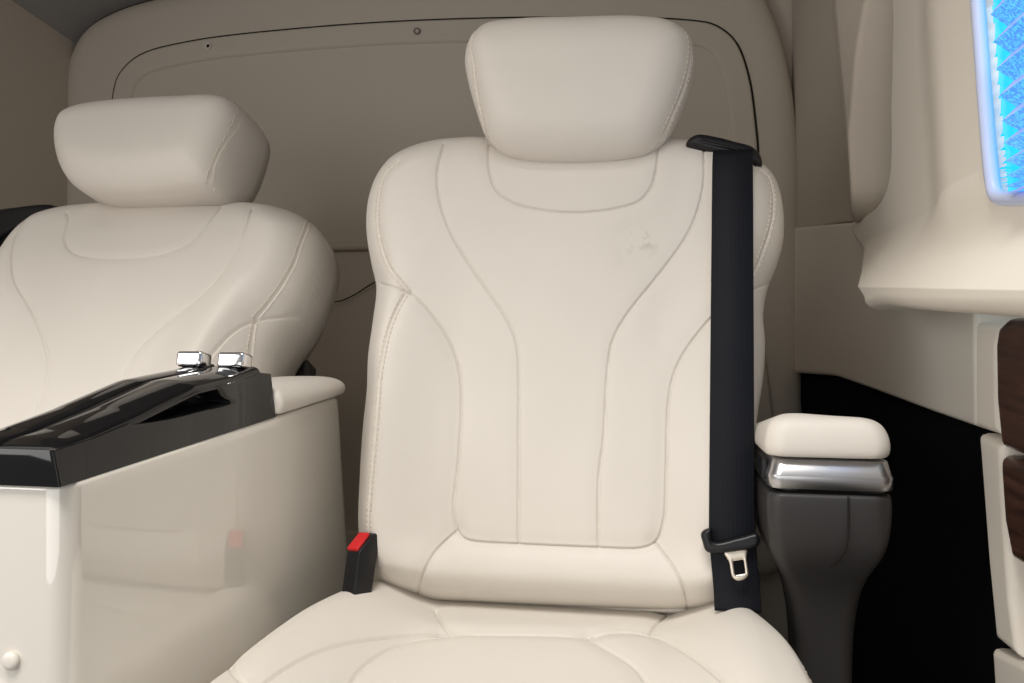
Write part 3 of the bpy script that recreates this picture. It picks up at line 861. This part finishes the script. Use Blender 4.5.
# lower ledge on the panel and the thin cable
lz = at_y((350, 246), BY - .04)[2]
rbox('trim_3', (-.45, BY - .032, lz), (.9, .026, .022), .009, M['wall']); struct(bpy.data.objects['trim_3'])
cab = [at_y(p, BY - .045) for p in [(300, 303), (322, 302), (340, 301), (356, 294), (370, 285), (384, 278), (420, 270)]]
tag(tube('cable', spline([tuple(c) for c in cab], 6),   .0015, M['gap']), 'thin dark cable drooping across the rear panel between the two seats', 'cable')
for p, lab, m1, m2 in (((208, 46), 'small pale ring clip on the rear panel above the left headrest', 'whiteplastic', 'gap'), ((417, 31), 'small taupe clip on the rear panel left of the tall headrest', 'greyplastic', 'wall')):
    c = at_y(p, BY - .040)
    clip = empty('trim_clip', tuple(c), lab, 'clip', 'clips on the rear panel')
    a_ = np.linspace(0, 2 * math.pi, 20, endpoint=False)
    loft('ring', [[(c[0] + r_ * math.cos(a), c[1] + dy, c[2] + r_ * math.sin(a)) for a in a_] for r_, dy in ((.0085, .006), (.0085, -.001), (.0065, -.0035), (.0045, -.001), (.0045, .004))], M[m1], clip)
    loft('pin', [[(c[0] + r_ * math.cos(a), c[1] + dy, c[2] + r_ * math.sin(a)) for a in a_] for r_, dy in ((.0044, .004), (.0044, .0), (.002, -.001))], M[m2], clip)

# right side: everything lies on planes X = const, seen obliquely
def FX(x): return Frame((x, 0, 0), (0, -1, 0), (0, 0, 1))
# rear quarter panel with a soft vertical edge
q_px = [(801, 221), (799, 120), (792, 50), (775, -30), (840, -30), (893, -30), (893, 60), (891, 140), (888, 188), (881, 205), (866, 214), (856, 218)]
FQ = Frame((.303, 1.83, 0), np.array((.06, -1, 0)) / np.hypot(.06, 1), (0, 0, 1))
FQ2 = Frame((.315, 1.83, 0), FQ.u, (0, 0, 1))
ue0, ue1 = FQ.uv((842, 0), .055), FQ.uv((862, 215), .055)
def q_extra(U, V, d):
    ue = ue0[0] + (ue1[0] - ue0[0]) * (V - ue0[1]) / (ue1[1] - ue0[1])
    x = U - ue
    return .06 * np.where(x < 0, sstep(-.22, .02, x), 1 - .9 * np.clip(x / .30, 0, 1)**1.0)
Sq, o = slab('trim_4', M['trim'], FQ, [(786, 226), (786, 160), (780, 120), (778, 60), (772, 0), (760, -90), (840, -90), (898, -90), (898, 60), (896, 140), (894, 200), (880, 222), (850, 222)],
             (0, 5, 7, 11), 160, 120, .006, .006, q_extra, back=((0, -.06),), umin=0.004); struct(o)
# lower quarter panel
Sq, o = slab('trim_5', M['pale'], FQ, [(792, 372), (792, 300), (792, 228), (860, 222), (985, 226), (985, 320), (986.5, 428), (940, 412), (880, 390), (840, 376)],
             (0, 2, 4, 6), 120, 60, .006, .006, lambda U, V, d: 0 * U + .004, raw=True, back=((0, -.06),), umin=0.004); struct(o)
# carpeted lower side
o = slab('trim_6', M['carpet'], FQ2, [(790, 760), (792, 600), (795, 420), (795, 372), (840, 378), (880, 391), (940, 413), (987, 430), (994, 520), (1003, 640), (1012, 760)],
         (0, 3, 7, 10), 60, 60, .004, .004, raw=True, back=((0, -.06),), umin=0.004)[1]; struct(o)
# window surround with bulging shelf
FS = FX(XR - .012)
win_px = [(966, -80), (972.5, 0), (980, 100), (986, 170), (989, 192), (992, 200), (998, 203), (1030, 202), (1200, 199), (1200, -80)]
winuv = np.array([FS.uv(p, .05) for p in win_px])
sh_top = FS.uv((930, 205), .03)[1]; lip = FS.uv((930, 283), .07)[1]
lA, lB = FS.uv((872, 287), .075), FS.uv((1020, 290), .075)
def reproj(p, n):
    q = FS.xyz(*FS.uv(p, n), 0.0) - EYE; dp = q @ FWD
    return (CX + F * (q @ RGT) / dp, CY - F * q[2] / dp)
def s_extra(U, V, d):
    lipv = lA[1] + (lB[1] - lA[1]) * (U - lA[0]) / (lB[0] - lA[0])
    bul = .060 * np.clip((sh_top - V) / (sh_top - lipv), 0, 1)**1.2
    lf = np.array([FS.uv(p) for p in ((921, 298), (901, 275), (867, 244), (860, 222), (885, 206))])
    bul = bul * sstep(0, .05, U - np.interp(V, lf[:, 1], lf[:, 0]))
    ins = inside(U, V, winuv); dw = dist_poly(U, V, winuv, True)
    flare = .030 * sstep(.24, .085, np.where(ins, 0, dw))
    return bul * (1 - ins) + flare * sstep(sh_top - .07, sh_top, V) - np.where(ins, .012 * sstep(0, .003, dw), 0)
su_px = [(927, 309), (921, 298), (901, 275), (867, 244), (860, 222), (885, 206), (900, 180), (903, 100), (905, 20), (906, -60), (960, -60), (1250, -60), (1250, 100), (1250, 330)] + [reproj(p, .070) for p in ((1150, 327), (1080, 322), (1010, 317), (960, 313.5), (915, 310), (886, 307))]
su_sp = spline(su_px, 8, True)
SW, o = slab('trim_7', M['pale'], FS, su_px, (1, 10, 12, 13), 260, 260, .018, .014, s_extra, nsp=8, back=(), smooth=12, skip=lambda U, V: inside(U, V, winuv) & (dist_poly(U, V, winuv, True) > .006)); struct(o)
# window frame, pane and blind
def strip(name, pxs, x, w, th, mat):
    pts = [at_x(p, x) for p in pxs]
    return pts
XW = XR - .060
fr_pts = spline([tuple(at_x(p, XW)) for p in [(971, -80), (977.5, 0), (985, 100), (990.5, 165), (994, 190), (997, 196), (1003, 198.5), (1030, 198), (1150, 196)]], 6)
win = struct(tube('window_1', fr_pts, .0058, M['lavender'], None, 10))
pa = plane('pane', [at_x(p, XW + .012) for p in [(955, -90), (985, 215), (1150, 215), (1150, -90)]], M['pane']); pa['kind'] = 'structure'
pa.parent = win
# pleated blind: zigzag in Z, running along Y
xb0, xb1 = XW + .001, XW - .011
tips = [(987.5, -15), (991.5, 14.5), (994.7, 42), (997.3, 69), (1000, 96), (1002.4, 121), (1004.4, 142.6), (1006.3, 161), (1007, 175.5), (1007, 186), (1007.6, 194)]
yB = .52
prof = []
for k, p in enumerate(tips):
    q = at_x(p, xb1); prof.append((xb1, q[2], q[1]))
    if k + 1 < len(tips):
        n_ = at_x(tips[k + 1], xb1)
        prof.append((xb0, q[2] + (n_[2] - q[2]) * .45, (q[1] + n_[1]) / 2 + .001))
V = []
for x, z, y in prof: V.append((x, y, z)); V.append((x, yB, z))
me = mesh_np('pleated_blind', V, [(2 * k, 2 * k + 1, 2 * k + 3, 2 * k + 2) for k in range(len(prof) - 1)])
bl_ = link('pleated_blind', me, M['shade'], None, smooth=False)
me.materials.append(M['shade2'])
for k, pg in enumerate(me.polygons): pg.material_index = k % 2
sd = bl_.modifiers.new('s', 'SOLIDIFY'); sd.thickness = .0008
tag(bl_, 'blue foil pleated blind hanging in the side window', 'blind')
# front trims with walnut
FT = FX(XR - .004)
for nm, mat, pxs, c in (('trim_8', 'pale', [(985.5, 428), (985, 380), (985, 322), (1014, 324), (1008, 345), (1008, 400), (1011, 440), (1010, 436)], (0, 2, 3, 6)),
                        ('trim_9', 'pale', [(1006, 640), (998, 560), (991, 470), (988, 433), (1012, 443), (1016, 520), (1022, 600), (1030, 660)], (0, 3, 4, 7)),
                        ('trim_10', 'pale', [(1008, 760), (1005, 700), (1002, 655), (1001, 648), (1032, 662), (1060, 680), (1060, 760)], (0, 3, 5, 6))):
    o = slab(nm, M[mat], FT, pxs, c, 40, 60, .010, .008, raw=True, back=((0, -.05),))[1]; struct(o)
for nm, pxs, c in (('trim_11', [(1013, 448), (1008, 400), (1007, 345), (1010, 326), (1018, 318), (1090, 316), (1090, 478)], (0, 3, 5, 6)),
                   ('trim_12', [(1024, 560), (1016, 520), (1012.5, 470), (1013, 455), (1090, 484), (1090, 600)], (0, 3, 4, 5))):
    o = slab(nm, M['wood'], FX(XR - .006), pxs, c, 40, 60, .012, .010, raw=True, back=((0, -.05),))[1]; struct(o)

# ================================================================== LIGHT
w = bpy.data.worlds.new('world'); bpy.context.scene.world = w; w.use_nodes = True
bg = w.node_tree.nodes['Background']; bg.inputs[0].default_value = (1.0, 0.98, 0.96, 1); bg.inputs[1].default_value = 0.22
def area(name, loc, tgt, sx, sy, power, col):
    L = bpy.data.lights.new(name, 'AREA'); L.shape = 'RECTANGLE'; L.size = sx; L.size_y = sy; L.energy = power; L.color = col
    o = bpy.data.objects.new(name, L); SC.objects.link(o); o.location = loc
    d = Vector(tgt) - Vector(loc); o.rotation_euler = d.to_track_quat('-Z', 'Y').to_euler(); return o
area('dome_lamp', (-.22, .10, CZ + .78), (-.22, .62, .3), .6, .4, 2.0, (1.0, .90, .76))
area('door_daylight', (-.30, -.60, .70), (-.05, 1.0, .62), 1.2, .7, 3.7, (1.0, .975, .945))

area('left_fill_light', (-1.30, -.30, 1.15), (.33, .9, .75), .8, .8, 6.4, (1.0, .98, .96))  # added fill lamp out of view, brightens the right wall
area('open_door_sky', (-.40, -1.15, 4.5), (-.1, .75, .5), 1.6, 1.2, 120, (1.0, .97, .92))
cam = bpy.data.cameras.new('camera'); co = bpy.data.objects.new('camera', cam); SC.objects.link(co)
co.location = (0, 0, CZ); co.rotation_euler = (math.pi / 2, 0, YAW)
cam.sensor_width = 36; cam.lens = F / 1024 * 36; cam.clip_start = .02
bpy.context.scene.camera = co
vs_ = bpy.context.scene.view_settings
vs_.view_transform = 'Standard'; vs_.look = 'None'; vs_.gamma = 1; vs_.exposure = 0.22; vs_.use_curve_mapping = False
